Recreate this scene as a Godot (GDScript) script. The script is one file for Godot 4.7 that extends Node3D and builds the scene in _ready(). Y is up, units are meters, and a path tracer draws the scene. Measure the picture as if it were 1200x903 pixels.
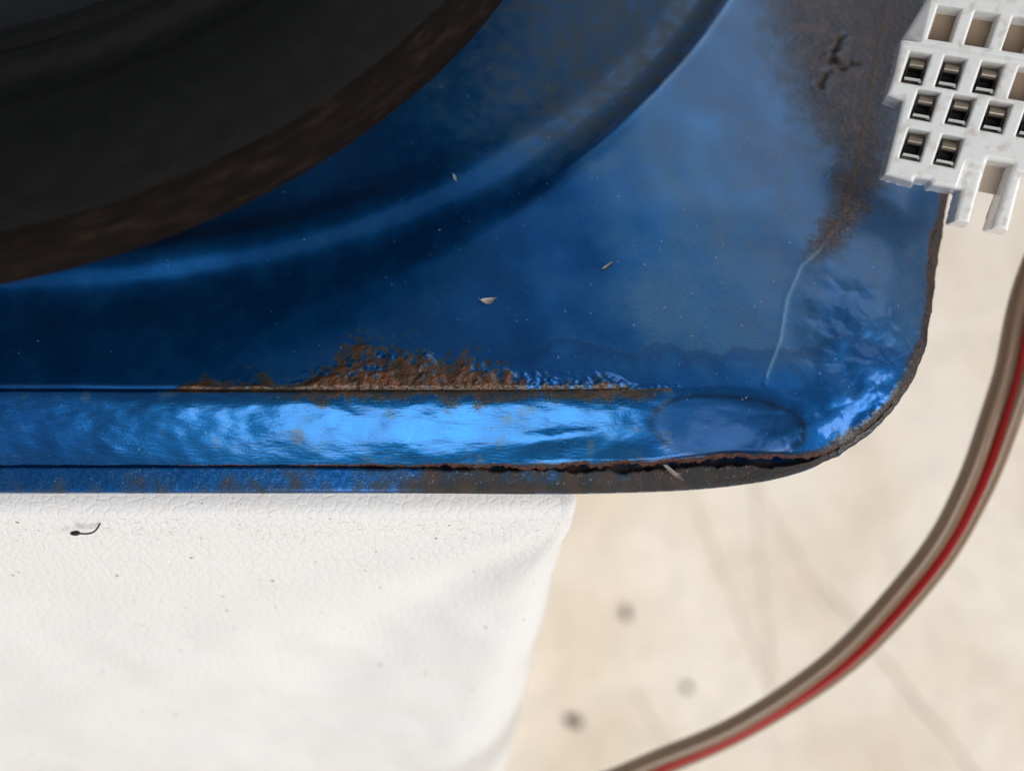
extends Node3D
# A rusty blue sheet metal corner lying on a white vinyl stool, seen from close above.
# Lengths below are millimetres on the panel's own plane: x to the right, y up, z towards the front of the stool.

const H := 0.42            # height of the panel's plane above the floor, metres
const MM := 0.001

# texture window of the panel (mm)
const TX0 := -79.0
const TZ0 := -63.0
const TW := 142.0
const TH := 77.0
const TPX := 1704
const TPZ := 924

var n_low := noise(11, 1.0 / 16.0, 2)
var n_mid := noise(12, 1.0 / 5.0, 3)
var n_fine := noise(13, 1.0 / 0.9, 3)
var n_tiny := noise(14, 1.0 / 0.28, 2)
var n_edge := noise(15, 1.0 / 1.6, 4)
var n_blist := cells(16, 1.0 / 2.3)
var n_bump := noise(19, 1.0 / 4.2, 1)
var n_crust := cells(20, 1.0 / 1.25)
var n_patch := noise(17, 1.0 / 9.0, 4)
var n_streak := noise(18, 1.0 / 1.0, 3)

var rust_x := PackedFloat32Array([-40, -38.6, -36.2, -34, -31.7, -29, -27, -23.2, -21.7, -18, -16, -13, -10, -8, -5.5, -3.5, -2, 0, 4, 6, 9, 10.2, 12, 14, 16.5, 19])
var rust_h := PackedFloat32Array([0.0, 2.0, 2.9, 1.6, 2.2, 2.9, 1.0, 3.2, 5.2, 6.3, 6.7, 6.0, 5.2, 4.6, 4.9, 4.4, 3.0, 3.2, 2.4, 1.6, 2.1, 3.0, 2.4, 0.8, 0.4, 0.0])
var grime_l := [Vector2(38.2, -60), Vector2(38.8, -50.5), Vector2(40.2, -43), Vector2(40.8, -38.6), Vector2(43.0, -34.8), Vector2(43.6, -31.7), Vector2(41.0, -23.7), Vector2(37.9, -18.1), Vector2(36.0, -16.2)]
var grime_r := [Vector2(62, -60), Vector2(53.5, -44.4), Vector2(49.4, -37.2), Vector2(46.6, -30.3), Vector2(43.0, -22.5), Vector2(37.9, -16.8), Vector2(36.4, -16.0)]
var fold := [Vector2(54.2, -60), Vector2(49, -43), Vector2(45.5, -31.7), Vector2(42, -23.1), Vector2(38.6, -18.3), Vector2(36.1, -16), Vector2(33.7, -11.4), Vector2(32.2, -5.7), Vector2(29.6, -0.2)]
var pit := [[Vector2(46.5, -53.2), Vector2(45.2, -50.8)], [Vector2(45.2, -50.8), Vector2(44.4, -48.8)], [Vector2(44.6, -48.6), Vector2(45.6, -47.5)], [Vector2(45.6, -47.5), Vector2(47.6, -48.1)], [Vector2(43.3, -46.6), Vector2(42.4, -44.2)]]

var taken := {}


func _ready() -> void:
	view_and_light()
	build_floor()
	build_stool()
	build_panel()
	build_speaker()
	build_connector()
	build_cable()
	build_crumbs()


# ---------------------------------------------------------------- camera, light
func view_and_light() -> void:
	var cam := Camera3D.new()
	cam.name = "camera"
	var a := CameraAttributesPhysical.new()
	a.frustum_focal_length = 26.0
	a.frustum_focus_distance = 0.099
	a.frustum_near = 0.01
	a.frustum_far = 50.0
	a.exposure_aperture = 9.0
	cam.attributes = a
	add_child(cam)
	var t := deg_to_rad(22.0)
	cam.look_at_from_position(Vector3(0, H + cos(t) * 0.098, sin(t) * 0.098), Vector3(0, H, 0), Vector3(0, 0, -1))
	cam.fov = rad_to_deg(2.0 * atan(12.0 / 26.0))
	cam.near = 0.01
	cam.far = 50.0
	cam.current = true

	var we := WorldEnvironment.new()
	we.name = "surroundings"
	var e := Environment.new()
	e.background_mode = Environment.BG_COLOR
	e.background_color = lin(0.20, 0.205, 0.215)
	e.tonemap_mode = Environment.TONE_MAPPER_LINEAR
	e.tonemap_exposure = 1.0
	e.sdfgi_enabled = true
	e.ssao_enabled = true
	e.ssil_enabled = true
	we.environment = e
	add_child(we)

	area("front_window_light", Vector3(-0.14, H + 1.05, 1.7), Vector3(0, H, 0), Vector2(1.0, 1.45), 2.2, Color(1.0, 0.99, 0.975))
	area("added_back_light", Vector3(1.0, H + 1.35, -1.35), Vector3(0, H, 0), Vector2(1.3, 1.2), 1.05, Color(0.985, 0.99, 1.0))  # added area light, brightens the right flat and dish shoulder; no window there
	area("added_side_light", Vector3(1.9, H + 1.1, 0.75), Vector3(0, H, 0), Vector2(1.0, 1.2), 3.2, Color(1.0, 0.985, 0.96))  # added area light, brightens the stool's right corner and the floor


func area(called: String, at: Vector3, to: Vector3, size: Vector2, energy: float, color: Color) -> void:
	var l := AreaLight3D.new()
	l.name = called
	l.area_size = size
	l.area_normalize_energy = true
	l.light_energy = energy
	l.light_color = color
	l.area_range = 8.0
	l.shadow_enabled = true
	add_child(l)
	l.look_at_from_position(at, to, Vector3.UP)


# ---------------------------------------------------------------- helpers
func noise(s: int, f: float, oct: int) -> FastNoiseLite:
	var n := FastNoiseLite.new()
	n.seed = s
	n.noise_type = FastNoiseLite.TYPE_PERLIN
	n.frequency = f * 1.5
	n.fractal_octaves = oct
	if oct < 2:
		n.fractal_type = FastNoiseLite.FRACTAL_NONE
	return n


func cells(s: int, f: float) -> FastNoiseLite:
	var n := FastNoiseLite.new()
	n.seed = s
	n.noise_type = FastNoiseLite.TYPE_CELLULAR
	n.frequency = f
	n.fractal_type = FastNoiseLite.FRACTAL_NONE
	n.cellular_return_type = FastNoiseLite.RETURN_DISTANCE
	return n


func lin(r: float, g: float, b: float) -> Color:
	return Color(r, g, b).linear_to_srgb()


func sm(a: float, b: float, x: float) -> float:
	var t := clampf((x - a) / (b - a), 0.0, 1.0)
	return t * t * (3.0 - 2.0 * t)


func mat(c: Color, rough: float, metal := 0.0) -> StandardMaterial3D:
	var m := StandardMaterial3D.new()
	m.albedo_color = c
	m.roughness = rough
	m.metallic = metal
	return m


func thing(called: String, label: String, category: String, at := Vector3.ZERO) -> Node3D:
	var o := Node3D.new()
	o.name = called
	o.position = at
	o.set_meta("label", label)
	o.set_meta("category", category)
	add_child(o)
	return o


func part(called: String, m: Mesh, material: Material, parent: Node3D) -> MeshInstance3D:
	var o := MeshInstance3D.new()
	o.name = called
	o.mesh = m
	o.material_override = material
	parent.add_child(o, true)
	return o


func tag(o: Node3D, label: String, category: String, group := "") -> void:
	o.set_meta("label", label)
	o.set_meta("category", category)
	if group:
		o.set_meta("group", group)


# a sheet of nx by ny points, i to the right and j towards the viewer
func sheet(p: PackedVector3Array, nx: int, ny: int, uv: PackedVector2Array) -> ArrayMesh:
	var nor := PackedVector3Array()
	nor.resize(p.size())
	for j in ny:
		var j0 := maxi(j - 1, 0) * nx
		var j1 := mini(j + 1, ny - 1) * nx
		for i in nx:
			var i0 := maxi(i - 1, 0)
			var i1 := mini(i + 1, nx - 1)
			nor[j * nx + i] = (p[j1 + i] - p[j0 + i]).cross(p[j * nx + i1] - p[j * nx + i0]).normalized()
	var idx := PackedInt32Array()
	idx.resize((nx - 1) * (ny - 1) * 6)
	var k := 0
	for j in ny - 1:
		for i in nx - 1:
			var a := j * nx + i
			idx[k] = a
			idx[k + 1] = a + 1
			idx[k + 2] = a + nx + 1
			idx[k + 3] = a
			idx[k + 4] = a + nx + 1
			idx[k + 5] = a + nx
			k += 6
	var arr := []
	arr.resize(Mesh.ARRAY_MAX)
	arr[Mesh.ARRAY_VERTEX] = p
	arr[Mesh.ARRAY_NORMAL] = nor
	if uv.size():
		arr[Mesh.ARRAY_TEX_UV] = uv
	arr[Mesh.ARRAY_INDEX] = idx
	var m := ArrayMesh.new()
	m.add_surface_from_arrays(Mesh.PRIMITIVE_TRIANGLES, arr)
	return m


func seg_dist(p: Vector2, a: Vector2, b: Vector2) -> float:
	var d := b - a
	return (p - a - d * clampf((p - a).dot(d) / d.length_squared(), 0.0, 1.0)).length()


func line_dist(p: Vector2, pts: Array) -> float:
	var best := 1e9
	for k in pts.size() - 1:
		best = minf(best, seg_dist(p, pts[k], pts[k + 1]))
	return best


# x of a polyline that runs from top to bottom, at a given z
func x_at(pts: Array, z: float) -> float:
	if z <= pts[0].y:
		return pts[0].x
	for k in pts.size() - 1:
		var a: Vector2 = pts[k]
		var b: Vector2 = pts[k + 1]
		if z <= b.y:
			return lerpf(a.x, b.x, (z - a.y) / (b.y - a.y))
	return pts[-1].x


func spline(keys: Array, t: float) -> float:
	# Catmull-Rom through evenly numbered keys
	var k := clampi(int(t), 0, keys.size() - 2)
	var f := t - k
	var a: float = keys[maxi(k - 1, 0)]
	var b: float = keys[k]
	var c: float = keys[k + 1]
	var d: float = keys[mini(k + 2, keys.size() - 1)]
	return cubic_interpolate(b, c, a, d, f)


# ---------------------------------------------------------------- floor
func build_floor() -> void:
	var size := 1024
	var img := Image.create(size, size, false, Image.FORMAT_RGB8)
	var na := noise(31, 1.0 / 120.0, 4)
	var nb := noise(32, 1.0 / 26.0, 4)
	var nc := noise(33, 1.0 / 6.0, 2)
	# 700 mm square, laid once round the visible spot
	for j in size:
		for i in size:
			var x := (i + 0.5) / size * 700.0 - 200.0
			var z := (j + 0.5) / size * 700.0 - 420.0
			var v := 0.5 + 0.5 * na.get_noise_2d(x, z)
			var w := nb.get_noise_2d(x, z)
			var f := 1.0 + 0.07 * w + 0.04 * nc.get_noise_2d(x, z)
			var c := Color(0.89, 0.835, 0.76).lerp(Color(0.945, 0.91, 0.86), sm(0.2, 0.7, v))
			c = c * f
			if w > 0.28:
				c = c.lerp(Color(0.70, 0.62, 0.52), minf((w - 0.28) * 1.2, 0.4))
			img.set_pixel(i, j, c)
	# old scratches in the floor's finish
	var rng := RandomNumberGenerator.new()
	rng.seed = 5
	var lines := [[Vector2(150, -110), Vector2(190, -20), 1.2], [Vector2(187, -40), Vector2(262, 70), 1.5], [Vector2(112, -95), Vector2(150, 25), 1.0], [Vector2(152, -150), Vector2(150, 30), 1.0], [Vector2(70, 20), Vector2(95, 62), 1.4], [Vector2(215, -160), Vector2(150, -95), 0.9]]
	for l in lines:
		var a: Vector2 = l[0]
		var b: Vector2 = l[1]
		var steps := int(a.distance_to(b) * 2.0)
		for k in steps:
			var p: Vector2 = a.lerp(b, float(k) / steps) + Vector2(nb.get_noise_2d(k * 0.4, 7.0), nb.get_noise_2d(k * 0.4, 90.0)) * 2.0
			var pi := int((p.x + 200.0) / 700.0 * size)
			var pj := int((p.y + 420.0) / 700.0 * size)
			for dy in range(-2, 3):
				for dx in range(-2, 3):
					if Vector2(dx, dy).length() <= l[2] and pi + dx > 0 and pj + dy > 0 and pi + dx < size and pj + dy < size:
						img.set_pixel(pi + dx, pj + dy, img.get_pixel(pi + dx, pj + dy).lerp(Color(0.52, 0.46, 0.40), 0.09 + 0.15 * rng.randf()))
	for k in 150:
		var pi := rng.randi_range(300, 1000)
		var pj := rng.randi_range(300, 1000)
		var r := rng.randf_range(1.0, 4.5)
		var dark := rng.randf_range(0.05, 0.22)
		for dy in range(-5, 6):
			for dx in range(-5, 6):
				var q := Vector2(dx, dy * rng.randf_range(0.9, 1.2)).length()
				if q < r and pi + dx < size and pj + dy < size:
					img.set_pixel(pi + dx, pj + dy, img.get_pixel(pi + dx, pj + dy).lerp(Color(0.42, 0.36, 0.30), dark * (1.0 - q / r * 0.5)))
	var m := mat(Color.WHITE, 0.62)
	m.albedo_texture = ImageTexture.create_from_image(img)
	m.texture_repeat = true
	var p := PackedVector3Array()
	var uv := PackedVector2Array()
	for j in 9:
		for i in 9:
			var x := (i - 4) * 0.75
			var z := (j - 4) * 0.75
			p.append(Vector3(x, 0, z))
			uv.append(Vector2((x * 1000.0 + 200.0) / 700.0, (z * 1000.0 + 420.0) / 700.0))
	var o := part("floor", sheet(p, 9, 9, uv), m, self)
	o.set_meta("kind", "structure")
	o.set_meta("label", "beige scuffed floor far below the stool")


# ---------------------------------------------------------------- white vinyl stool
func build_stool() -> void:
	# rows down the front: height, front z, right edge x, corner radius
	var hs := [-8.4, -8.4, -8.45, -8.7, -9.3, -10.6, -13.6, -20.0, -30.0, -45.0, -60.0, -75.0, -100.0, -150.0, -405.0, -419.5]
	var zs := [-90.0, -20.0, 7.0, 11.0, 12.9, 13.8, 15.4, 18.6, 23.6, 31.8, 39.0, 45.5, 53.0, 60.0, 62.0, 60.0]
	var xs := [-70.0, -12.0, 4.5, 7.2, 7.9, 7.9, 7.6, 6.9, 6.0, 4.8, 3.6, 2.5, 1.0, -2.0, -3.0, -4.0]
	var rs := [2.0, 2.0, 1.6, 1.6, 1.8, 2.2, 3.0, 5.0, 8.0, 12.0, 15.0, 17.0, 18.0, 18.0, 18.0, 18.0]
	var sub := 16
	var ny := (hs.size() - 1) * sub + 1
	var nl := 170     # along the front
	var na := 26      # round the corner
	var nb := 14      # back along the right side
	var nx := nl + na + nb
	var p := PackedVector3Array()
	var uv := PackedVector2Array()
	var wr := noise(41, 1.0 / 26.0, 3)
	var fw := noise(42, 1.0 / 6.0, 2)
	var v := 0.0
	var last := Vector2(hs[0], zs[0])
	for j in ny:
		var t := float(j) / sub
		var h := spline(hs, t)
		var zf := spline(zs, t)
		var xe := spline(xs, t)
		var r := spline(rs, t)
		v += last.distance_to(Vector2(h, zf))
		last = Vector2(h, zf)
		var bulge := sm(-9.0, -40.0, h) * (1.0 - sm(-120.0, -200.0, h))
		for i in nx:
			var q: Vector3
			var out: Vector3
			if i < nl:
				var s := float(i) / (nl - 1)
				q = Vector3(lerpf(xe - r - 330.0, xe - r, 1.0 - pow(1.0 - s, 2.2)), h, zf)
				out = Vector3(0, 0.45, 0.9)
			elif i < nl + na:
				var a := float(i - nl + 1) / na * PI / 2.0
				q = Vector3(xe - r + sin(a) * r, h, zf - r + cos(a) * r)
				out = Vector3(sin(a), 0.3, cos(a))
			else:
				var s := float(i - nl - na + 1) / nb
				q = Vector3(xe, h, zf - r - s * s * 300.0)
				out = Vector3(1, 0.2, 0)
			var amp := bulge * 1.6 * wr.get_noise_3d(q.x * 0.7, q.y, q.z)
			# pull creases that fan down and left from the sewn corner
			var fan := atan2(-(q.y + 8.0), 12.0 - q.x)
			var far := Vector2(q.x - 9.0, q.y + 8.0).length()
			var near := sm(-95.0, -55.0, h)
			if near > 0.0 and q.x > -110.0:
				amp += 0.30 * sin(fan * 15.0 + 1.2) * sm(2.0, 14.0, far) * (1.0 - sm(25.0, 60.0, far)) * sm(-7.5, -11.0, h) * near
				amp -= 2.2 * exp(-pow((fan - 0.72) / 0.24, 2.0)) * sm(3.0, 26.0, far) * (1.0 - sm(50.0, 95.0, far)) * near
				amp += 0.10 * fw.get_noise_2d(q.x * 0.25, q.y * 2.6) * sm(-7.6, -10.0, h) * (1.0 - sm(-16.0, -30.0, h))
			p.append((q + out * amp) * MM)
			uv.append(Vector2((q.x + (out.x * 8.0)) / 80.0, v / 80.0))
	var tex := stool_textures()
	var m := mat(Color.WHITE, 0.5)
	m.albedo_texture = tex[0]
	m.heightmap_enabled = true
	m.heightmap_texture = tex[1]
	m.heightmap_scale = 0.0095
	m.metallic_specular = 0.4
	var o := part("vinyl_stool", sheet(p, nx, ny, uv), m, self)
	o.position = Vector3(0, H, 0)
	tag(o, "white grained vinyl stool corner under the blue sheet metal", "stool")


func stool_textures() -> Array:
	var n := 1536
	# pebbled leather grain: cells of about 1.7 mm with finer ones between, on an 80 mm tile
	var c := FastNoiseLite.new()
	c.seed = 51
	c.noise_type = FastNoiseLite.TYPE_CELLULAR
	c.cellular_return_type = FastNoiseLite.RETURN_DISTANCE2_SUB
	c.cellular_jitter = 0.95
	c.frequency = 1.0 / 26.0
	c.fractal_type = FastNoiseLite.FRACTAL_NONE
	c.domain_warp_enabled = true
	c.domain_warp_amplitude = 14.0
	c.domain_warp_frequency = 0.02
	var a := c.get_seamless_image(n, n, false, false, 0.08)
	c.frequency = 1.0 / 13.0
	c.seed = 52
	var b := c.get_seamless_image(n, n, false, false, 0.08)
	var f := noise(53, 1.0 / 9.0, 3).get_seamless_image(n, n, false, false, 0.08)
	var ab := a.get_data()
	var bb := b.get_data()
	var fb := f.get_data()
	var hd := PackedByteArray()
	hd.resize(n * n)
	var cd := PackedByteArray()
	cd.resize(n * n * 3)
	var dirt := noise(54, 1.0 / 210.0, 3)
	for j in n:
		for i in n:
			var k := j * n + i
			var big := minf(ab[k] / 95.0, 1.0)
			var small := minf(bb[k] / 95.0, 1.0)
			var hgt := 0.50 * sm(-0.25, 0.9, big) + 0.22 * sm(-0.2, 0.9, small) + 0.28 * fb[k] / 255.0
			hd[k] = int(clampf(hgt, 0, 1) * 255.0)
			# a little grey dirt caught in the grain
			var g := 0.0
			if big < 0.16:
				g = maxf(0.0, dirt.get_noise_2d(i, j)) * 0.28 * (1.0 - big / 0.16)
			if j > 440 and j < 580 and small < 0.2:
				g += maxf(0.0, dirt.get_noise_2d(i * 4.0, j * 18.0) - 0.1) * 1.6 * sm(440.0, 475.0, j) * (1.0 - sm(500.0, 580.0, j))
			cd[k * 3] = int(234.0 - g * 120.0)
			cd[k * 3 + 1] = int(234.0 - g * 122.0)
			cd[k * 3 + 2] = int(235.0 - g * 124.0)
	var ci := Image.create_from_data(n, n, false, Image.FORMAT_RGB8, cd)
	var rng := RandomNumberGenerator.new()
	rng.seed = 8
	for k in 70:
		var ci0 := rng.randi_range(6, n - 7)
		var cj0 := rng.randi_range(6, n - 7)
		var rad := rng.randf_range(1.4, 4.6)
		var lean := rng.randf_range(-1.0, 1.0)
		var deep := rng.randf_range(0.45, 0.9)
		for dy in range(-5, 6):
			for dx in range(-5, 6):
				if Vector2(dx + lean * dy, dy * 1.3).length() < rad * rng.randf_range(0.7, 1.1):
					ci.set_pixel(ci0 + dx, cj0 + dy, ci.get_pixel(ci0 + dx, cj0 + dy).lerp(Color(0.2, 0.18, 0.17), deep))
	for k in 260:
		var i := rng.randi_range(3, n - 4)
		var j := rng.randi_range(3, n - 4)
		var d := rng.randf_range(0.15, 0.75)
		for e in rng.randi_range(1, 5):
			ci.set_pixel(i, j, ci.get_pixel(i, j).lerp(Color(0.25, 0.22, 0.2), d))
			i = clampi(i + rng.randi_range(-1, 1), 0, n - 1)
			j = clampi(j + rng.randi_range(-1, 1), 0, n - 1)
	return [ImageTexture.create_from_image(ci), ImageTexture.create_from_image(Image.create_from_data(n, n, false, Image.FORMAT_R8, hd))]


# ---------------------------------------------------------------- blue sheet metal
func sd(x: float, z: float) -> float:
	# distance inwards from the panel's outline: straight front edge, slanting right edge, rounded corner
	var xp := maxf(x, 0.0)
	var d1 := 11.05 - z - 0.0011 * xp * xp
	var d2 := 46.9 - 0.952 * x - 0.306 * z
	var d3 := 29.8 - 0.61 * x - 0.792 * z
	var h := maxf(4.0 - absf(d1 - d3), 0.0)
	var d := minf(d1, d3) - h * h / 16.0
	h = maxf(5.0 - absf(d - d2), 0.0)
	return minf(d, d2) - h * h / 20.0


func hem_width(x: float, z: float) -> float:
	var fb := 1.0 - sm(24.0, 38.0, x)
	var g := (z + 20.0) / 6.0
	return lerpf(0.85 + 0.8 * exp(-g * g), 3.0, fb)


func rust_top(x: float) -> float:
	if x <= -40.0 or x >= 19.0:
		return 0.0
	for k in rust_x.size() - 1:
		if x <= rust_x[k + 1]:
			return lerpf(rust_h[k], rust_h[k + 1], (x - rust_x[k]) / (rust_x[k + 1] - rust_x[k])) * (1.0 + 0.45 * n_mid.get_noise_1d(x * 0.8) + 0.15 * n_fine.get_noise_1d(x * 0.6))
	return 0.0


# 0..1: how far paint has gone to rust above the crease; u is millimetres above the crease
func rust(x: float, z: float, u: float) -> float:
	if u < -0.5 or u > 9.0 or x < -42.0 or x > 21.0:
		return 0.0
	var top := rust_top(x)
	if top <= 0.05:
		return 0.0
	var n := n_fine.get_noise_2d(x * 0.7, z * 0.7) * 1.2 + n_mid.get_noise_2d(x * 0.8 + 40.0, z * 0.8) * 1.1
	var solid := lerpf(0.85, 1.0, sm(-27.0, -20.0, x)) * lerpf(1.0, 0.5, sm(-2.0, 3.0, x))
	return clampf((1.12 * solid - u / top) * 1.35 + n * 1.05, 0.0, 1.0) * sm(-0.5, 0.0, u)


# 0..1: where the rust has grown into a crust, nearest the crease
func crust(x: float, z: float, u: float) -> float:
	if u < -0.4 or u > 6.0 or x < -40.0 or x > 20.0:
		return 0.0
	var top := rust_top(x) * lerpf(0.28, 0.8, sm(-27.0, -18.0, x)) + 0.15
	var n := n_mid.get_noise_2d(x * 1.2 + 80.0, z * 1.2) * 0.8
	return clampf((1.0 - u / top) * 1.6 + n, 0.0, 1.0) * sm(0.15, 0.7, u)


func crease_u(x: float, z: float) -> float:
	return sd(x, z) - hem_width(x, z) - 7.3


func blister(x: float, z: float) -> float:
	# how strongly the corner's paint has lifted
	var a := exp(-pow((x - 43.0) / 6.0, 2.0) - pow((z + 3.0) / 7.0, 2.0))
	var b := exp(-pow((x - 33.0) / 5.0, 2.0) - pow((z - 5.0) / 2.6, 2.0))
	var c := exp(-pow((x - 39.5) / 3.0, 2.0) - pow((z + 8.5) / 5.0, 2.0))
	return minf(1.0, a + b + c * 0.8)


func grime(p: Vector2) -> float:
	if p.x < 33.0 or p.y > -14.0:
		return 0.0
	var l := x_at(grime_l, p.y)
	var r := x_at(grime_r, p.y)
	var n := n_mid.get_noise_2d(p.x * 1.3, p.y * 1.3) * 1.6 + n_fine.get_noise_2d(p.x, p.y) * 0.7
	var wide := lerpf(1.8, 5.5, sm(-22.0, -45.0, p.y))
	return (1.0 - sm(-19.5, -15.0, p.y + n)) * sm(-wide, wide, p.x - l + n * 1.5) * sm(-wide, wide, r - p.x + 1.5 + n * 1.3)


func warp(p: Vector2) -> Vector2:
	return p + Vector2(n_fine.get_noise_2d(p.x * 0.5, p.y * 0.5), n_fine.get_noise_2d(p.x * 0.5 + 60.0, p.y * 0.5)) * 0.9


func oval(x: float, z: float) -> float:
	var dx := x - 25.2
	var dz := z - 4.6
	var a := 0.10
	var e := Vector2((dx * cos(a) + dz * sin(a)) / 8.8, (-dx * sin(a) + dz * cos(a)) / 3.3)
	return e.length()


func panel_h(x: float, z: float) -> float:
	var p := Vector2(x, z)
	var d := sd(x, z)
	var e := d - hem_width(x, z)
	var h := 0.13 * n_low.get_noise_2d(x, z)
	# the pressed dish round the speaker
	var q := 104.9 - Vector2(x + 59.9, z + 111.8).length()
	if q > -3.0:
		var right := sm(-55.0, 26.0, x)
		var w := lerpf(6.0, 4.6, right)
		var crisp := sm(2.0, 22.0, x)
		var s1 := clampf(q / w, 0.0, 1.0)
		var soft := sm(-2.5, w + 1.0, q)
		h -= lerpf(0.4, 2.0, right) * lerpf(soft, 1.0 - (1.0 - s1) * (1.0 - s1), crisp)
		h -= 0.035 * maxf(q - w, 0.0) * (1.0 - 0.8 * right)
		h += 0.13 * exp(-q * q / 0.3) * crisp
		h += lerpf(2.5, 0.15, right) * exp(-pow((q - lerpf(8.6, 7.4, right)) / 3.2, 2.0)) * sm(-3.0, 2.0, q)
	var ds := Vector2(x + 70.0, z + 82.0).length() - 76.0
	h += 0.6 * (1.0 - sm(0.0, 15.0, ds)) * (1.0 - sm(-35.0, 5.0, x))
	# rolled front edge
	var fb := 1.0 - sm(16.0, 34.0, x)
	var t := clampf(1.0 - e / 7.3, 0.0, 1.15)
	h -= lerpf(2.2 * t * t, 1.3 * t + 4.2 * t * t, fb)
	if t > 0.0 and x < 40.0:
		var lip := sm(0.0, 0.25, t) * fb
		h += lip * (0.36 * n_mid.get_noise_2d(x * 0.33, z * 0.75) + 0.035 * n_fine.get_noise_2d(x * 0.2, z * 0.45) + 0.02 * n_streak.get_noise_2d(x * 0.5, z * 6.0))
		# dent near the corner end of the roll
		h -= 0.55 * exp(-pow((x - 13.5) / 4.5, 2.0) - pow((z - 7.4) / 1.1, 2.0)) * sm(0.2, 0.7, t)
		h += 0.35 * exp(-pow((x - 6.0) / 7.0, 2.0) - pow((z - 5.6 + 0.10 * (x - 6.0)) / 0.8, 2.0))
		# torn edge curls up where the hem has split
		h += 0.28 * sm(-1.0, 12.0, x) * (1.0 - sm(30.0, 40.0, x)) * sm(0.93, 1.0, t)
	var u := e - 7.3
	# the roll starts with a small step up, with a narrow gutter before it
	var stepped := 1.0 - sm(8.0, 20.0, x)
	h += stepped * (0.3 - 0.16 * sm(-26.0, -20.0, x)) * (1.0 - sm(-0.25, 0.2, u)) * (1.0 - sm(0.3, 4.0, -u))
	h -= stepped * 0.22 * exp(-(u - 0.3) * (u - 0.3) / 0.05)
	var r := crust(x, z, u)
	if r > 0.0:
		var wx := x + 0.5 * n_fine.get_noise_2d(x, z)
		var wz := z + 0.5 * n_fine.get_noise_2d(x + 70.0, z)
		var c := clampf(n_crust.get_noise_2d(wx, wz * 1.15) + 1.0, 0.0, 1.0)
		h += r * (0.06 + 0.22 * (1.0 - c * c) + 0.32 * n_fine.get_noise_2d(x * 0.6 + 30.0, z * 0.6) + 0.10 * n_tiny.get_noise_2d(x * 0.7, z * 0.7))
	if u > 0.0 and u < 4.5 and x > -26.0 and x < 20.0:
		# pimples where rust works under the paint
		h += 0.4 * maxf(0.0, n_fine.get_noise_2d(x * 1.0 + 9.0, z * 1.0) - 0.06) * (1.0 - u / 4.5) * sm(-1.2, 1.2, rust_top(x) * 1.1 - u + 2.0 * n_mid.get_noise_2d(x, z))
	if x > 12.0 and z > -24.0:
		var b := blister(x, z)
		if b > 0.02:
			var c := clampf(n_blist.get_noise_2d(x, z) + 1.0, 0.0, 1.0)
			h += b * (0.30 * (1.0 - c * c) + 0.42 * n_bump.get_noise_2d(x * 0.8, z * 0.8) + 0.17 * n_mid.get_noise_2d(x * 1.5, z * 1.5))
		var o := oval(x, z)
		if o < 1.6:
			h -= 0.05 * exp(-pow((o - 1.0) / 0.2, 2.0)) + 0.30 * maxf(0.0, 1.0 - o * o) * sm(0.0, 0.5, 1.0 - o)
	if x > 28.0:
		var pw := warp(p)
		var f := line_dist(p, fold)
		if f < 2.0:
			h += 0.05 * exp(-f * f / 0.08)
		var g := grime(p)
		if g > 0.0:
			h += g * (0.05 + 0.10 * n_fine.get_noise_2d(x, z) + 0.13 * n_tiny.get_noise_2d(x * 0.8, z * 0.8))
		if z < -40.0 and x < 52.0:
			for s in pit:
				var pd := seg_dist(pw, s[0], s[1])
				h -= 0.45 * exp(-pd * pd / 0.16)
				h += 0.10 * exp(-pow((pd - 1.0) / 0.5, 2.0))
	# curled ragged rim of the corner and the right edge
	if x > 34.0 and e < 2.5:
		h += 0.30 * exp(-pow((e - 0.6) / 0.7, 2.0)) * (0.6 + 0.8 * n_edge.get_noise_2d(x * 0.45, z * 0.45)) * sm(-16.0, -8.0, z) * sm(34.0, 39.0, x)
	return h


func edge_point(along: float, on_front: bool, inset: bool) -> Vector2:
	# on the front the point at x = along, on the right the point at z = along
	var lo := -30.0 if on_front else 20.0
	var hi := 14.0 if on_front else 90.0
	for k in 22:
		var mid := (lo + hi) / 2.0
		var x := along if on_front else mid
		var z := mid if on_front else along
		var want := 0.0
		if inset:
			var ragged := lerpf(0.16, 1.05, sm(-25.0, 10.0, x)) * lerpf(1.0, 0.5, sm(28.0, 36.0, x)) if on_front else 0.26
			want = hem_width(x, z) + ragged * (1.0 * n_edge.get_noise_2d(x * 0.22, 3.0 if on_front else z * 0.22) + 0.18 * n_edge.get_noise_2d(x * 0.9, 9.0 if on_front else z * 0.9))
		elif x > 30.0:
			want = (0.30 * n_edge.get_noise_2d(x * 0.4 + 50.0, z * 0.4) + 0.14 * n_edge.get_noise_2d(x + 50.0, z)) * sm(30.0, 38.0, x)
		if sd(x, z) > want:
			lo = mid
		else:
			hi = mid
	return Vector2(along, lo) if on_front else Vector2(lo, along)


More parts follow.
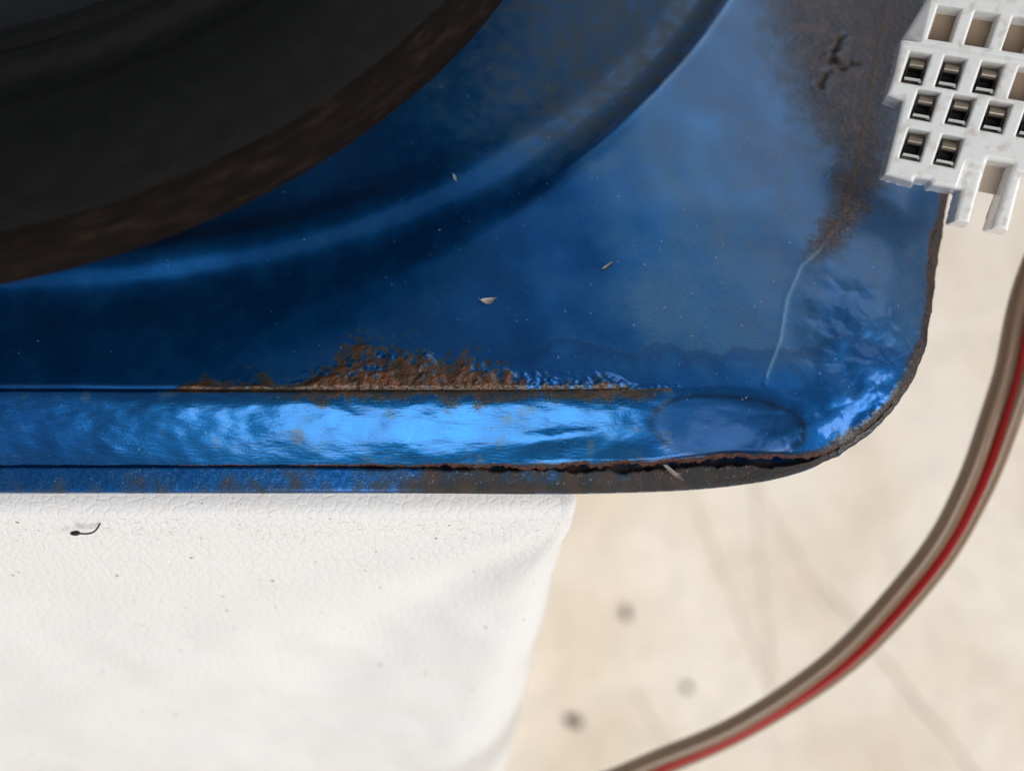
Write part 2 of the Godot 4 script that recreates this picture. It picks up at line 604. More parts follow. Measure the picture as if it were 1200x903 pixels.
func build_panel() -> void:
	var root := thing("sheet_metal", "blue painted sheet metal corner with a rusted crease and split hem", "sheet metal", Vector3(0, H, 0))
	# inner sheet: a patch stretched between the front edge, the corner, the right edge and the far left
	var nx := 620
	var ny := 400
	var xm := 41.0
	var zt := -76.0
	var xl := -80.0
	var front := PackedVector2Array()
	for i in nx:
		front.append(edge_point(lerpf(xl, xm, float(i) / (nx - 1)), true, true))
	var zm := front[nx - 1].y
	var steps := PackedFloat32Array()   # 0 at the far end .. 1 at the front edge
	for j in ny:
		var f := float(j) / (ny - 1)
		steps.append(1.0 - (0.30 * (1.0 - f) + 0.70 * (1.0 - f) * (1.0 - f)))
	var right := PackedVector2Array()
	for j in ny:
		right.append(edge_point(lerpf(zt, zm, steps[j]), false, true))
	right[ny - 1] = front[nx - 1]
	var p := PackedVector3Array()
	var uv := PackedVector2Array()
	p.resize(nx * ny)
	uv.resize(nx * ny)
	var tl := Vector2(xl, zt)
	var bl := front[0]
	var tr := right[0]
	var br := front[nx - 1]
	for j in ny:
		var b := steps[j]
		for i in nx:
			var a := float(i) / (nx - 1)
			var top := tl.lerp(tr, a)
			var q := top.lerp(front[i], b) + tl.lerp(bl, b).lerp(right[j], a) - tl.lerp(tr, a).lerp(bl.lerp(br, a), b)
			p[j * nx + i] = Vector3(q.x, panel_h(q.x, q.y), q.y) * MM
			uv[j * nx + i] = Vector2((q.x - TX0) / TW, (q.y - TZ0) / TH)
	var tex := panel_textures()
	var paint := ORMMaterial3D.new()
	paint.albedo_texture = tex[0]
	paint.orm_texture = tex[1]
	paint.heightmap_enabled = true
	paint.heightmap_texture = tex[2]
	paint.heightmap_scale = 0.012
	paint.clearcoat_enabled = true
	paint.clearcoat = 0.45
	paint.clearcoat_roughness = 0.15
	paint.clearcoat_texture = tex[3]
	paint.texture_repeat = false
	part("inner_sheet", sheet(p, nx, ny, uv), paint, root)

	# bare rusty thickness of the sheet along its torn edge
	var rim: Array[Vector3] = []
	for i in nx:
		if front[i].x > -40.0:
			rim.append(p[(ny - 1) * nx + i] / MM)
	for j in range(ny - 2, -1, -1):
		if right[j].y > -45.0:
			rim.append(p[j * nx + nx - 1] / MM)
	var rp := PackedVector3Array()
	for k in 5:
		for i in rim.size():
			var a: Vector3 = rim[maxi(i - 2, 0)]
			var b: Vector3 = rim[mini(i + 2, rim.size() - 1)]
			var dir := Vector3(b.x - a.x, 0.0, b.z - a.z).normalized()
			var out := Vector3(-dir.z, 0.0, dir.x)
			var c: Vector3 = rim[i]
			var big := sm(-38.0, 6.0, c.x) * lerpf(1.5, 0.8, sm(30.0, 38.0, c.x))
			var crumble := n_fine.get_noise_2d(c.x * 0.55, c.z * 0.55 + k * 0.5)
			var o: float = [-0.05, 0.10, 0.22, 0.10, -0.5][k] * (0.4 + 0.6 * big) + (0.34 * crumble * big if k > 0 and k < 4 else 0.0)
			var dn: float = [-0.03, 0.03, 0.25, 0.55, 0.85][k] * (0.35 + 0.65 * big) + 0.2 * crumble * big
			rp.append((c + out * o - Vector3(0, dn, 0)) * MM)
	var rt := NoiseTexture2D.new()
	rt.width = 256
	rt.height = 256
	rt.seamless = true
	rt.noise = noise(65, 0.05, 4)
	var rg := Gradient.new()
	rg.offsets = PackedFloat32Array([0.25, 0.5, 0.75])
	rg.colors = PackedColorArray([Color(0.10, 0.06, 0.05), Color(0.24, 0.105, 0.075), Color(0.42, 0.185, 0.115)])
	rt.color_ramp = rg
	var rm := mat(Color.WHITE, 0.65)
	rm.albedo_texture = rt
	rm.uv1_triplanar = true
	rm.uv1_scale = Vector3(110, 110, 110)
	part("torn_rim", sheet(rp, rim.size(), 5, PackedVector2Array()), rm, root)

	# hem: the outer skin folded round under the inner sheet's edge
	var path: Array[Vector2] = []
	for i in 500:
		path.append(edge_point(lerpf(xl, xm, i / 499.0), true, false))
	for i in range(1, 260):
		path.append(edge_point(lerpf(path[499].y, zt, i / 259.0), false, false))
	var cross := 14
	var hp := PackedVector3Array()
	var hu := PackedVector2Array()
	for k in cross:
		for i in path.size():
			var a: Vector2 = path[maxi(i - 1, 0)]
			var b: Vector2 = path[mini(i + 1, path.size() - 1)]
			var dir := (b - a).normalized()
			var inward := Vector2(dir.y, -dir.x)
			var c: Vector2 = path[i]
			var w := hem_width(c.x, c.y)
			var gap := lerpf(0.35, 0.9, sm(-14.0, 12.0, c.x)) * lerpf(1.0, 0.45, sm(30.0, 40.0, c.x))
			# the split between hem and sheet: closed on the left, gaping towards the corner
			var open := lerpf(0.02, 0.62, sm(-34.0, 10.0, c.x)) * lerpf(1.0, 0.25, sm(29.0, 38.0, c.x))
			open *= clampf(0.75 + 1.6 * n_edge.get_noise_2d(c.x * 0.22, 3.0) + 0.5 * n_edge.get_noise_2d(c.x * 0.7, c.y * 0.7 + 8.0), 0.05, 1.6)
			var lip_at := maxf(w - 0.12 - open, 0.35)
			var offs: float
			var drop: float
			if k == 0:
				offs = w + 2.0
				drop = 2.0
			elif k == 1:
				offs = lip_at + 0.10
				drop = gap + 1.0
			elif k < 10:
				var f := (k - 2) / 7.0
				offs = lerpf(lip_at, 0.25, f)
				drop = gap + 0.45 * w * (w - offs) / w + 0.05 * n_fine.get_noise_2d(c.x, k * 0.4)
			else:
				offs = [0.06, 0.0, 0.04, 0.5][k - 10]
				drop = gap + 0.45 * (w - 0.25) + [0.12, 0.45, 0.95, 1.15][k - 10]
			var q := c + inward * offs
			var e := c + inward * (w + 0.3)
			var base := -5.1 if c.x < 12.0 else lerpf(-5.1, smooth_edge(e), sm(12.0, 40.0, c.x))
			hp.append(Vector3(q.x, base - drop, q.y) * MM)
			hu.append(Vector2((q.x - TX0) / TW, (q.y - TZ0) / TH))
	var hm := sheet(hp, path.size(), cross, hu)
	part("hem_flange", hm, paint, root)


func smooth_edge(q: Vector2) -> float:
	var fb := 1.0 - sm(16.0, 34.0, q.x)
	return -lerpf(2.2, 5.1, fb)


func panel_textures() -> Array:
	var cd := PackedByteArray()
	var od := PackedByteArray()
	var hd := PackedByteArray()
	var kd := PackedByteArray()
	var total := TPX * TPZ
	cd.resize(total * 3)
	od.resize(total * 3)
	hd.resize(total)
	kd.resize(total)
	var flake := noise(61, 1.0 / 0.16, 2)
	var stain := noise(62, 1.0 / 11.0, 4)
	var film := noise(63, 1.0 / 3.2, 3)
	var streak := noise(64, 1.0 / 0.8, 3)
	for j in TPZ:
		var z := TZ0 + (j + 0.5) / TPZ * TH
		for i in TPX:
			var x := TX0 + (i + 0.5) / TPX * TW
			var k := j * TPX + i
			var d := sd(x, z)
			if d < -1.5:
				continue
			var fl := clampf(1.8 * flake.get_noise_2d(x, z), -1.0, 1.0)
			var st := clampf(1.3 * stain.get_noise_2d(x, z), -1.0, 1.0)
			var fi := clampf(1.35 * film.get_noise_2d(x, z), -1.0, 1.0)
			# metallic blue paint
			var r := 5.0 + fl * 5.0
			var g := 85.0 + fl * 12.0
			var b := 154.0 + fl * 18.0
			var rough := 0.31 + 0.10 * st
			var metal := 0.88
			var coat := 0.9
			var hgt := 0.5 + 0.035 * fl
			# dust film, patchy, thicker over the flat outside the dish, wiped in places
			var out := Vector2(x + 59.9, z + 111.8).length() - 104.9
			var flat := sm(-0.3, 0.6, out) * sm(2.0, 24.0, x + 9.0 * st) * (1.0 - sm(-6.0, 1.5, z + 5.0 * st))
			var dust := clampf(0.12 + 0.3 * st + 0.25 * fi, 0.0, 1.0) * 0.4
			dust = lerpf(dust, clampf(0.95 + 0.18 * st + 0.2 * fi, 0.0, 1.5), flat)
			dust *= 1.0 + 0.7 * fl
			if d < 10.2 and x < 24.0:
				dust *= 0.25
			if x > 34.0 and z > -14.0:
				dust *= 1.0 - 0.5 * blister(x, z)
				rough += 0.16 * blister(x, z)
				coat *= 1.0 - 0.5 * blister(x, z)
			dust = clampf(dust * 0.5, 0.0, 0.8)
			var tint := sm(18.0, 36.0, x + 6.0 * st)
			r = lerpf(r, lerpf(92.0, 104.0, tint), dust)
			g = lerpf(g, lerpf(112.0, 102.0, tint), dust)
			b = lerpf(b, lerpf(136.0, 116.0, tint), dust)
			rough = lerpf(rough, 0.6, dust)
			metal = lerpf(metal, 0.25, dust)
			coat *= 1.0 - dust
			# greasy dust settled in the dish
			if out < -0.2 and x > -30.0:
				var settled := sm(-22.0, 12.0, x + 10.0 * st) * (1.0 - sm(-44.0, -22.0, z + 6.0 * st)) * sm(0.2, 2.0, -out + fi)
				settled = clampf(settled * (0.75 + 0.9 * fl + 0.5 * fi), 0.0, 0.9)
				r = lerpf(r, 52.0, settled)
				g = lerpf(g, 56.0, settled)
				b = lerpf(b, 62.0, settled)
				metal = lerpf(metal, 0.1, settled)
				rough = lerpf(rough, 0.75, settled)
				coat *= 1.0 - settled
			if x > 12.0 and absf(out) < 1.2 and z < -34.0:  # shoulder wear, paled further to paint in its thin highlight
				var worn_glint := exp(-pow((out + 0.15 * fi) / 0.32, 2.0)) * clampf(0.65 + 0.9 * fl + 0.4 * fi, 0.0, 0.9) * sm(12.0, 22.0, x)
				r = lerpf(r, 150.0, worn_glint)
				g = lerpf(g, 168.0, worn_glint)
				b = lerpf(b, 190.0, worn_glint)
				metal = lerpf(metal, 0.4, worn_glint)
			if x > 12.0 and z > -4.0:
				var inside := 1.0 - sm(0.86, 1.0, oval(x, z) + 0.06 * fi)
				r = lerpf(r, 24.0, inside * 0.6)
				g = lerpf(g, 62.0, inside * 0.6)
				b = lerpf(b, 104.0, inside * 0.6)
				rough = lerpf(rough, 0.5, inside)
				coat *= 1.0 - 0.7 * inside
			if x > -4.0 and z > -13.0 and z < 0.0:
				var tide := z + 4.6 + 0.7 * sin(x * 0.21) + 3.0 * st + 0.5 * fi
				var edge := exp(-tide * tide / 0.05) * (0.35 + 0.4 * fi) * sm(-4.0, 4.0, x)
				var wet := sm(-0.2, 0.15, tide) * (1.0 - sm(0.6, 3.4, tide + fi)) * 0.2 * sm(-4.0, 8.0, x)
				r = lerpf(r, 70.0, edge * 0.5) * (1.0 - wet)
				g = lerpf(g, 86.0, edge * 0.5) * (1.0 - wet * 0.7)
				b = lerpf(b, 118.0, edge * 0.5) * (1.0 - wet * 0.5)
			var w := hem_width(x, z)
			var e := d - w
			var u := e - 7.3
			# worn roll: streaks along the edge and brownish wear
			if e < 7.3 and e > -0.1 and x < 40.0:
				# greener blue painted in for the azure of the roll's highlight
				g += 7.0 * sm(0.0, 1.5, 7.3 - e) * (1.0 - sm(12.0, 18.0, x)) * sm(-60.0, -30.0, x)
				var s := streak.get_noise_2d(x * 0.22, z * 5.0)
				var wear := clampf((fi * 0.7 + 0.6 * s + st * 0.8 - 0.34) * 1.6, 0.0, 0.5) * (1.0 - sm(16.0, 26.0, x))
				r = lerpf(r, 92.0, wear)
				g = lerpf(g, 92.0, wear)
				b = lerpf(b, 104.0, wear)
				rough += 0.12 * wear
				metal -= 0.35 * wear
				hgt += 0.13 * s * (1.0 - sm(14.0, 24.0, x))
				if s > 0.5 and x < 18.0:
					r *= 0.75
					g *= 0.75
					b *= 0.78
			# rust above the crease and rust water just below it
			var ru := rust(x, z, u)
			if u <= 0.1 and u > -3.4 and x > -42.0 and x < 21.0:
				var below := sm(-33.0, -22.0, x) * (1.0 - sm(15.0, 20.0, x)) * (1.0 - sm(0.3, 1.6, -u + 1.4 * fi + 1.2 * st))
				ru = maxf(ru, below * (0.75 + 0.4 * fi))
			# split hem: rust on both lips of the crack and on the flange
			var crack := 0.0
			if e < 2.0 and e > -w:
				var go := sm(-38.0, -10.0, x + 7.0 * st)
				crack = go * exp(-pow((e + 0.15) / lerpf(0.25, 0.45, sm(0.0, 15.0, x)), 2.0)) * (0.75 + 0.8 * fi)
				if e < 0.0:
					crack = maxf(crack, 0.92 * sm(-0.35, 0.55, fi * 0.5 + st * 0.7 + 0.5 * fl + 1.25 * sm(-34.0, 10.0, x) - 0.5 + 0.25 * sm(-1.2, -2.8, e)))
				if x > 34.0:
					crack = maxf(crack, 0.92 * (1.0 - sm(0.0, 0.7, e - 0.35 * sm(-14.0, -6.0, z) * sm(36.0, 39.0, x) - 0.6 * fi)))
			if ru > 0.0:
				ru = sm(0.12, 0.8, ru + 0.35 * fl)
				var cr := crust(x, z, u) if u > -0.4 else 0.4
				var tone := clampf(0.22 + 0.5 * cr + 0.55 * fi + 0.55 * fl, 0.0, 1.0)
				r = lerpf(r, lerpf(36.0, 104.0, tone), ru)
				g = lerpf(g, lerpf(31.0, 64.0, tone), ru)
				b = lerpf(b, lerpf(24.0, 38.0, tone), ru)
				rough = lerpf(rough, 0.40, ru)
				metal = lerpf(metal, 0.15, ru)
				coat *= 1.0 - 0.3 * ru
				hgt += ru * (0.35 * fl + 0.25 * fi)
			if crack > 0.0:
				crack = clampf(crack, 0.0, 1.0)
				var tone := clampf(0.4 + 0.9 * fi + 0.5 * fl, 0.0, 1.0)
				var black := sm(34.0, 39.0, x) * (1.0 - sm(-16.0, -13.0, -z - 26.0)) if z > -12.0 else 0.0
				r = lerpf(r, lerpf(lerpf(34.0, 70.0, tone), 32.0, black), crack)
				g = lerpf(g, lerpf(lerpf(29.0, 46.0, tone), 30.0, black), crack)
				b = lerpf(b, lerpf(lerpf(26.0, 35.0, tone), 32.0, black), crack)
				rough = lerpf(rough, lerpf(0.7, 0.35, black), crack)
				metal = lerpf(metal, 0.05, crack)
				coat *= 1.0 - crack
				hgt += crack * 0.4 * fl
			# grime and underseal towards the far right, and its brown run along the fold
			if x > 30.0 and z < 2.0:
				var q := Vector2(x, z)
				var gr := grime(q)
				if gr > 0.0:
					gr = clampf(gr * 1.15 + 0.7 * fl * gr * (1.3 - gr), 0.0, 0.97) * (0.9 + 0.15 * fi)
					var tar := sm(2.0, 5.5, x - x_at(fold, z) + 2.5 * fi) * (1.0 if z < -36.0 else 0.0)
					r = lerpf(r, lerpf(70.0, 40.0, tar) + 22.0 * fi, gr)
					g = lerpf(g, lerpf(63.0, 37.0, tar) + 20.0 * fi, gr)
					b = lerpf(b, lerpf(68.0, 40.0, tar) + 19.0 * fi, gr)
					rough = lerpf(rough, lerpf(0.72, 0.35, tar), gr)
					metal = lerpf(metal, 0.05, gr)
					coat *= 1.0 - gr
					hgt += gr * (0.9 * fl + 0.2 * fi)
					var grit := n_tiny.get_noise_2d(x * 0.55, z * 0.55)
					if grit > 0.2:
						var bright := minf((grit - 0.2) * 4.0, 1.0) * gr * 0.5
						r = lerpf(r, 118.0, bright)
						g = lerpf(g, 108.0, bright)
						b = lerpf(b, 104.0, bright)
						rough = lerpf(rough, 0.3, bright)
					elif grit < -0.22:
						var deep := minf((-0.22 - grit) * 4.0, 1.0) * gr * 0.5
						r = lerpf(r, 34.0, deep)
						g = lerpf(g, 28.0, deep)
						b = lerpf(b, 26.0, deep)
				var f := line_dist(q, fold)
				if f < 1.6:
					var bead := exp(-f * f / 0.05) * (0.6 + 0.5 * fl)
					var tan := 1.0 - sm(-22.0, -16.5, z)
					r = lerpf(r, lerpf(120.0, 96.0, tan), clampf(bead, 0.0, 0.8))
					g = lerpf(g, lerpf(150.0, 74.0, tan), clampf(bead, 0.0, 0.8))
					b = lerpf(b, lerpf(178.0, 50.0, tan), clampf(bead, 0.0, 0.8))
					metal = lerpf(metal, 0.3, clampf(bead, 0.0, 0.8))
				if z < -40.0:
					var pd := 9.0
					for sg in pit:
						pd = minf(pd, seg_dist(warp(q), sg[0], sg[1]))
					pd += 0.25 * fi
					if pd < 1.6:
						var hole := exp(-pd * pd / 0.20)
						r = lerpf(r, 50.0, hole)
						g = lerpf(g, 38.0, hole)
						b = lerpf(b, 28.0, hole)
						metal *= 1.0 - hole
						var chip := exp(-pow((pd - 0.85) / 0.28, 2.0)) * sm(0.05, 0.3, st + fi)
						r = lerpf(r, 70.0, chip * 0.6)
						g = lerpf(g, 98.0, chip * 0.6)
						b = lerpf(b, 135.0, chip * 0.6)
				# dried outline of the thumb-shaped mark
				var o := oval(x, z)
				if o < 1.4:
					var ring := exp(-pow((o - 1.0 + 0.05 * fi) / 0.07, 2.0)) * (0.55 + 0.3 * fi)
					r = lerpf(r, 34.0, ring)
					g = lerpf(g, 48.0, ring)
					b = lerpf(b, 74.0, ring)
			elif x > 14.0 and z > -1.0:
				var o := oval(x, z)
				if o < 1.4:
					var ring := exp(-pow((o - 1.0 + 0.05 * fi) / 0.07, 2.0)) * (0.55 + 0.3 * fi)
					r = lerpf(r, 34.0, ring)
					g = lerpf(g, 48.0, ring)
					b = lerpf(b, 74.0, ring)
			cd[k * 3] = clampi(int(r), 0, 255)
			cd[k * 3 + 1] = clampi(int(g), 0, 255)
			cd[k * 3 + 2] = clampi(int(b), 0, 255)
			od[k * 3] = 255
			od[k * 3 + 1] = clampi(int(rough * 255.0), 0, 255)
			od[k * 3 + 2] = clampi(int(metal * 255.0), 0, 255)
			hd[k] = clampi(int(hgt * 255.0), 0, 255)
			kd[k] = clampi(int(coat * 255.0), 0, 255)
	var ci := Image.create_from_data(TPX, TPZ, false, Image.FORMAT_RGB8, cd)
	var oi := Image.create_from_data(TPX, TPZ, false, Image.FORMAT_RGB8, od)
	# dust specks
	var rng := RandomNumberGenerator.new()
	rng.seed = 21
	for n in 900:
		var x := rng.randf_range(-60.0, 48.0)
		var z := rng.randf_range(-58.0, 10.0)
		if rng.randf() > 0.25 + 0.75 * sm(-30.0, 30.0, x) or sd(x, z) < 1.0:
			continue
		var i := int((x - TX0) / TW * TPX)
		var j := int((z - TZ0) / TH * TPZ)
		var s := rng.randf_range(0.25, 0.9)
		for e in (1 if rng.randf() < 0.75 else rng.randi_range(2, 4)):
			ci.set_pixel(i, j, ci.get_pixel(i, j).lerp(Color(0.78, 0.77, 0.75), s))
			oi.set_pixel(i, j, Color(1.0, 0.8, 0.0))
			i = clampi(i + rng.randi_range(-1, 1), 0, TPX - 1)
			j = clampi(j + rng.randi_range(-1, 1), 0, TPZ - 1)
	for n in 170:
		var at := Vector2(rng.randf_range(-58.0, 50.0), rng.randf_range(-58.0, 8.0))
		var way := Vector2.from_angle(rng.randf_range(-0.5, 0.5) + (0.0 if rng.randf() < 0.6 else 1.2))
		var bend := rng.randf_range(-0.006, 0.006)
		var pale := rng.randf_range(0.03, 0.16)
		for m in rng.randi_range(14, 110):
			at += way * 0.08
			way = way.rotated(bend)
			if sd(at.x, at.y) < 1.0 or rng.randf() < 0.15:
				continue
			var i := clampi(int((at.x - TX0) / TW * TPX), 0, TPX - 1)
			var j := clampi(int((at.y - TZ0) / TH * TPZ), 0, TPZ - 1)
			ci.set_pixel(i, j, ci.get_pixel(i, j).lerp(Color(0.55, 0.62, 0.70), pale))
	for n in 420:
		var x := rng.randf_range(-62.0, 30.0)
		var z := 11.0 - rng.randf_range(0.9, 2.9)
		var i := int((x - TX0) / TW * TPX)
		var j := int((z - TZ0) / TH * TPZ)
		var s := rng.randf_range(0.15, 0.8)
		for e in rng.randi_range(1, 3):
			ci.set_pixel(i, j, ci.get_pixel(i, j).lerp(Color(0.62, 0.68, 0.74), s))
			i = clampi(i + rng.randi_range(-1, 1), 0, TPX - 1)
			j = clampi(j + rng.randi_range(-1, 1), 0, TPZ - 1)
	return [ImageTexture.create_from_image(ci), ImageTexture.create_from_image(oi), ImageTexture.create_from_image(Image.create_from_data(TPX, TPZ, false, Image.FORMAT_R8, hd)), ImageTexture.create_from_image(Image.create_from_data(TPX, TPZ, false, Image.FORMAT_R8, kd))]


# ---------------------------------------------------------------- speaker
func lathe(prof: Array, smooth: int, wob: float, s: int) -> ArrayMesh:
	# prof: radius and height in mm from outside to inside; turned about the speaker's axis
	var na := 300
	var rr := []
	var hh := []
	for q in prof:
		rr.append(q.x)
		hh.append(q.y)
	var ny := (prof.size() - 1) * smooth + 1
	var p := PackedVector3Array()
	var uv := PackedVector2Array()
	var n := noise(s, 1.0 / 7.0, 3)
	for j in ny:
		var t := float(j) / smooth
		var r := spline(rr, t)
		var h := spline(hh, t)
		for i in na + 1:
			var a := TAU * i / na
			var q := Vector3(cos(a) * r, h, -sin(a) * r)
			q.y += wob * n.get_noise_3d(q.x, q.y * 2.0, q.z)
			p.append(q * MM)
			uv.append(Vector2(float(i) / na * 12.0, t * 0.25))
	return sheet(p, na + 1, ny, uv)


func build_speaker() -> void:
	var root := thing("speaker", "large round black speaker with brown outer rim lying over the blue sheet metal", "speaker", Vector3(-0.0675, H, -0.0777))
	var dusty := NoiseTexture2D.new()
	dusty.width = 512
	dusty.height = 512
	dusty.seamless = true
	dusty.noise = noise(71, 0.012, 4)
	var ramp := Gradient.new()
	ramp.offsets = PackedFloat32Array([0.2, 0.55, 0.8])
	ramp.colors = PackedColorArray([Color(0.02, 0.024, 0.027), Color(0.028, 0.033, 0.037), Color(0.045, 0.05, 0.054)])
	dusty.color_ramp = ramp
	var rubber := mat(Color.WHITE, 0.68)
	rubber.albedo_texture = dusty
	rubber.metallic_specular = 0.28
	var card := mat(Color(0.085, 0.062, 0.052), 0.85)
	var rimtex := NoiseTexture2D.new()
	rimtex.width = 256
	rimtex.height = 256
	rimtex.seamless = true
	rimtex.noise = noise(77, 0.02, 4)
	var rr := Gradient.new()
	rr.offsets = PackedFloat32Array([0.25, 0.55, 0.8])
	rr.colors = PackedColorArray([Color(0.07, 0.053, 0.045), Color(0.09, 0.068, 0.057), Color(0.13, 0.102, 0.09)])
	rimtex.color_ramp = rr
	card.albedo_color = Color.WHITE
	card.albedo_texture = rimtex
	card.metallic_specular = 0.2
	var black := mat(Color(0.06, 0.065, 0.07), 0.6)
	var cone := mat(Color(0.035, 0.045, 0.085), 0.5)
	part("basket", lathe([Vector2(60, -4.5), Vector2(61, 2), Vector2(64, 10), Vector2(70, 16.2)], 6, 0.0, 72), black, root)
	part("gasket_rim", lathe([Vector2(70, 16.2), Vector2(74.2, 16.4), Vector2(76.0, 18.0), Vector2(75.8, 20.4), Vector2(74.2, 21.8), Vector2(71.8, 22.2), Vector2(70.6, 20.8)], 8, 0.12, 73), card, root)
	part("surround", lathe([Vector2(73.8, 21.6), Vector2(71.4, 23.2), Vector2(66.0, 25.4), Vector2(61.5, 25.0), Vector2(58.0, 22.8), Vector2(55.6, 22.6), Vector2(53.4, 23.8), Vector2(51.4, 22.8), Vector2(50.6, 20.0)], 8, 0.15, 74), rubber, root)
	part("cone_ring", lathe([Vector2(51.0, 20.4), Vector2(49.8, 22.3), Vector2(47.8, 22.6), Vector2(46.4, 20.8)], 8, 0.2, 75), rubber, root)
	part("cone", lathe([Vector2(46.6, 21.2), Vector2(42, 17.0), Vector2(34, 9.0), Vector2(22, 4.0), Vector2(1, 3.0)], 8, 0.0, 76), cone, root)


# ---------------------------------------------------------------- white connector
var housing_line := PackedVector2Array([Vector2(-0.7, -13), Vector2(-1.31, -8.0), Vector2(-2.65, -3.5), Vector2(-2.25, 0.4), Vector2(-2.3, 3.0), Vector2(-0.35, 3.3), Vector2(-0.1, 6.5), Vector2(0.25, 12.0), Vector2(3.7, 12.25), Vector2(3.87, 11.75), Vector2(5.5, 11.6), Vector2(5.8, 12.15), Vector2(9.12, 12.0), Vector2(9.45, 15.75), Vector2(11.3, 15.65), Vector2(10.8, 8.1), Vector2(13.45, 8.05), Vector2(13.7, 15.6), Vector2(15.55, 15.55), Vector2(14.95, 9.3), Vector2(19, 9.2), Vector2(19, -13)])


func poly_sd(p: Vector2, poly: PackedVector2Array) -> float:
	var best := 1e9
	var inside := false
	var n := poly.size()
	var j := n - 1
	for i in n:
		var a := poly[i]
		var b := poly[j]
		best = minf(best, seg_dist(p, a, b))
		if (a.y > p.y) != (b.y > p.y) and p.x < (b.x - a.x) * (p.y - a.y) / (b.y - a.y) + a.x:
			inside = not inside
		j = i
	return -best if inside else best


func build_connector() -> void:
	var root := thing("wire_connector", "white plastic multi-pin connector with metal terminals on the blue metal's edge", "connector", Vector3(0.04798, H + 0.01262, -0.03508))
	# tipped up on its far right side, the mouths turned to the front left
	root.basis = Basis(Vector3(0.9033, 0.1841, 0.3874), Vector3(-0.3718, 0.7865, 0.4931), Vector3(-0.2139, -0.5895, 0.7789)).orthonormalized()
	# wells: centre, half size, depth
	var wells := []
	var pins := []
	for c in [Vector2(0, 0), Vector2(3.85, -0.12), Vector2(7.9, -0.17), Vector2(11.8, -0.16), Vector2(15.8, -0.16)]:
		wells.append([c + Vector2(-0.02, -0.5), Vector2(1.18, 1.72), 3.8])
		if c.x < 10.0:
			pins.append(c)
	for c in [Vector2(2.2, 3.86), Vector2(6.15, 3.75), Vector2(10.06, 3.78), Vector2(13.9, 3.75), Vector2(17.8, 3.75)]:
		wells.append([c + Vector2(0.0, -0.45), Vector2(1.18, 1.65), 3.8])
		pins.append(c)
	for c in [Vector2(2.52, 8.5), Vector2(6.36, 8.46)]:
		wells.append([c + Vector2(0.0, -0.5), Vector2(1.18, 1.72), 3.8])
		pins.append(c)
	for c in [Vector2(1.46, -5.65), Vector2(5.47, -5.62), Vector2(9.5, -5.6), Vector2(13.5, -5.6), Vector2(0.9, -11.2), Vector2(4.9, -11.2), Vector2(8.9, -11.2)]:
		wells.append([c, Vector2(1.26, 1.8), 3.0])
	var step := 0.1
	var a0 := -4.0
	var b0 := -13.0
	var nx := 230
	var ny := 292
	var p := PackedVector3Array()
	var keep := PackedByteArray()
	p.resize(nx * ny)
	keep.resize(nx * ny)
	for j in ny:
		for i in nx:
			var q := Vector2(a0 + i * step, b0 + j * step)
			var s := poly_sd(q, housing_line)
			keep[j * nx + i] = 1 if s < 0.36 else 0
			var k := 0.0
			if s < 0.0:
				var r := maxf(0.0, s + 0.6)
				k = -(0.6 - sqrt(maxf(0.0, 0.36 - r * r)))
			else:
				k = -0.6 - minf(s / 0.24, 1.0) * 5.0
			if s < 0.1:
				if q.y < -3.3:
					# sloping shoulder beside the first row
					var inner := lerpf(-0.3, -0.68, (q.y + 3.3) / -4.7)
					k -= 1.8 * clampf((inner - q.x) / 2.3, 0.0, 1.0)
					k += 0.4
				elif q.y < -2.8:
					k += 0.4 * (1.0 - sm(-3.3, -2.8, q.y))
				if q.y > 8.4 and q.x > 8.4:
					k -= 0.5 * sm(8.4, 9.6, q.y)
				for w in wells:
					var e: Vector2 = (q - w[0]).abs() - w[1]
					if e.x > 0.7 or e.y > 0.7:
						continue
					var ws := Vector2(maxf(e.x, 0.0), maxf(e.y, 0.0)).length() + minf(maxf(e.x, e.y), 0.0)
					if ws < 0.0:
						k = lerpf(k - 0.3, -w[2], clampf(-ws / 0.2, 0.0, 1.0))
					elif ws < 0.3:
						k -= 0.3 - sqrt(maxf(0.0, 0.09 - (0.3 - ws) * (0.3 - ws)))
			p[j * nx + i] = Vector3(q.x, k, q.y) * MM
	var full := sheet(p, nx, ny, PackedVector2Array())
	var arr := full.surface_get_arrays(0)
	var idx: PackedInt32Array = arr[Mesh.ARRAY_INDEX]
	var less := PackedInt32Array()
	for t in range(0, idx.size(), 3):
		if keep[idx[t]] and keep[idx[t + 1]] and keep[idx[t + 2]]:
			less.append(idx[t])
			less.append(idx[t + 1])
			less.append(idx[t + 2])
	arr[Mesh.ARRAY_INDEX] = less
	var hm := ArrayMesh.new()
	hm.add_surface_from_arrays(Mesh.PRIMITIVE_TRIANGLES, arr)
	var stained := NoiseTexture2D.new()
	stained.width = 256
	stained.height = 256
	stained.seamless = true
	stained.noise = noise(83, 0.02, 4)
	var sg := Gradient.new()
	sg.offsets = PackedFloat32Array([0.0, 0.3, 0.45, 1.0])
	sg.colors = PackedColorArray([Color(0.80, 0.77, 0.73), Color(0.90, 0.89, 0.88), Color(0.93, 0.93, 0.93), Color(0.94, 0.94, 0.945)])
	stained.color_ramp = sg
	var nylon := mat(Color.WHITE, 0.27)
	nylon.albedo_texture = stained
	nylon.uv1_triplanar = true
	nylon.uv1_scale = Vector3(90, 90, 90)
	nylon.subsurf_scatter_enabled = true
	nylon.subsurf_scatter_strength = 0.08
	part("housing", hm, nylon, root)
	var st := SurfaceTool.new()
	st.begin(Mesh.PRIMITIVE_TRIANGLES)
	box(st, Vector3(12.2, -4.6, 9.6), Vector3(3.4, 0.6, 3.6))
	part("back_plate", commit(st), mat(Color(0.72, 0.66, 0.6), 0.5), root)  # tan colour paints in the shade on this white nylon wall

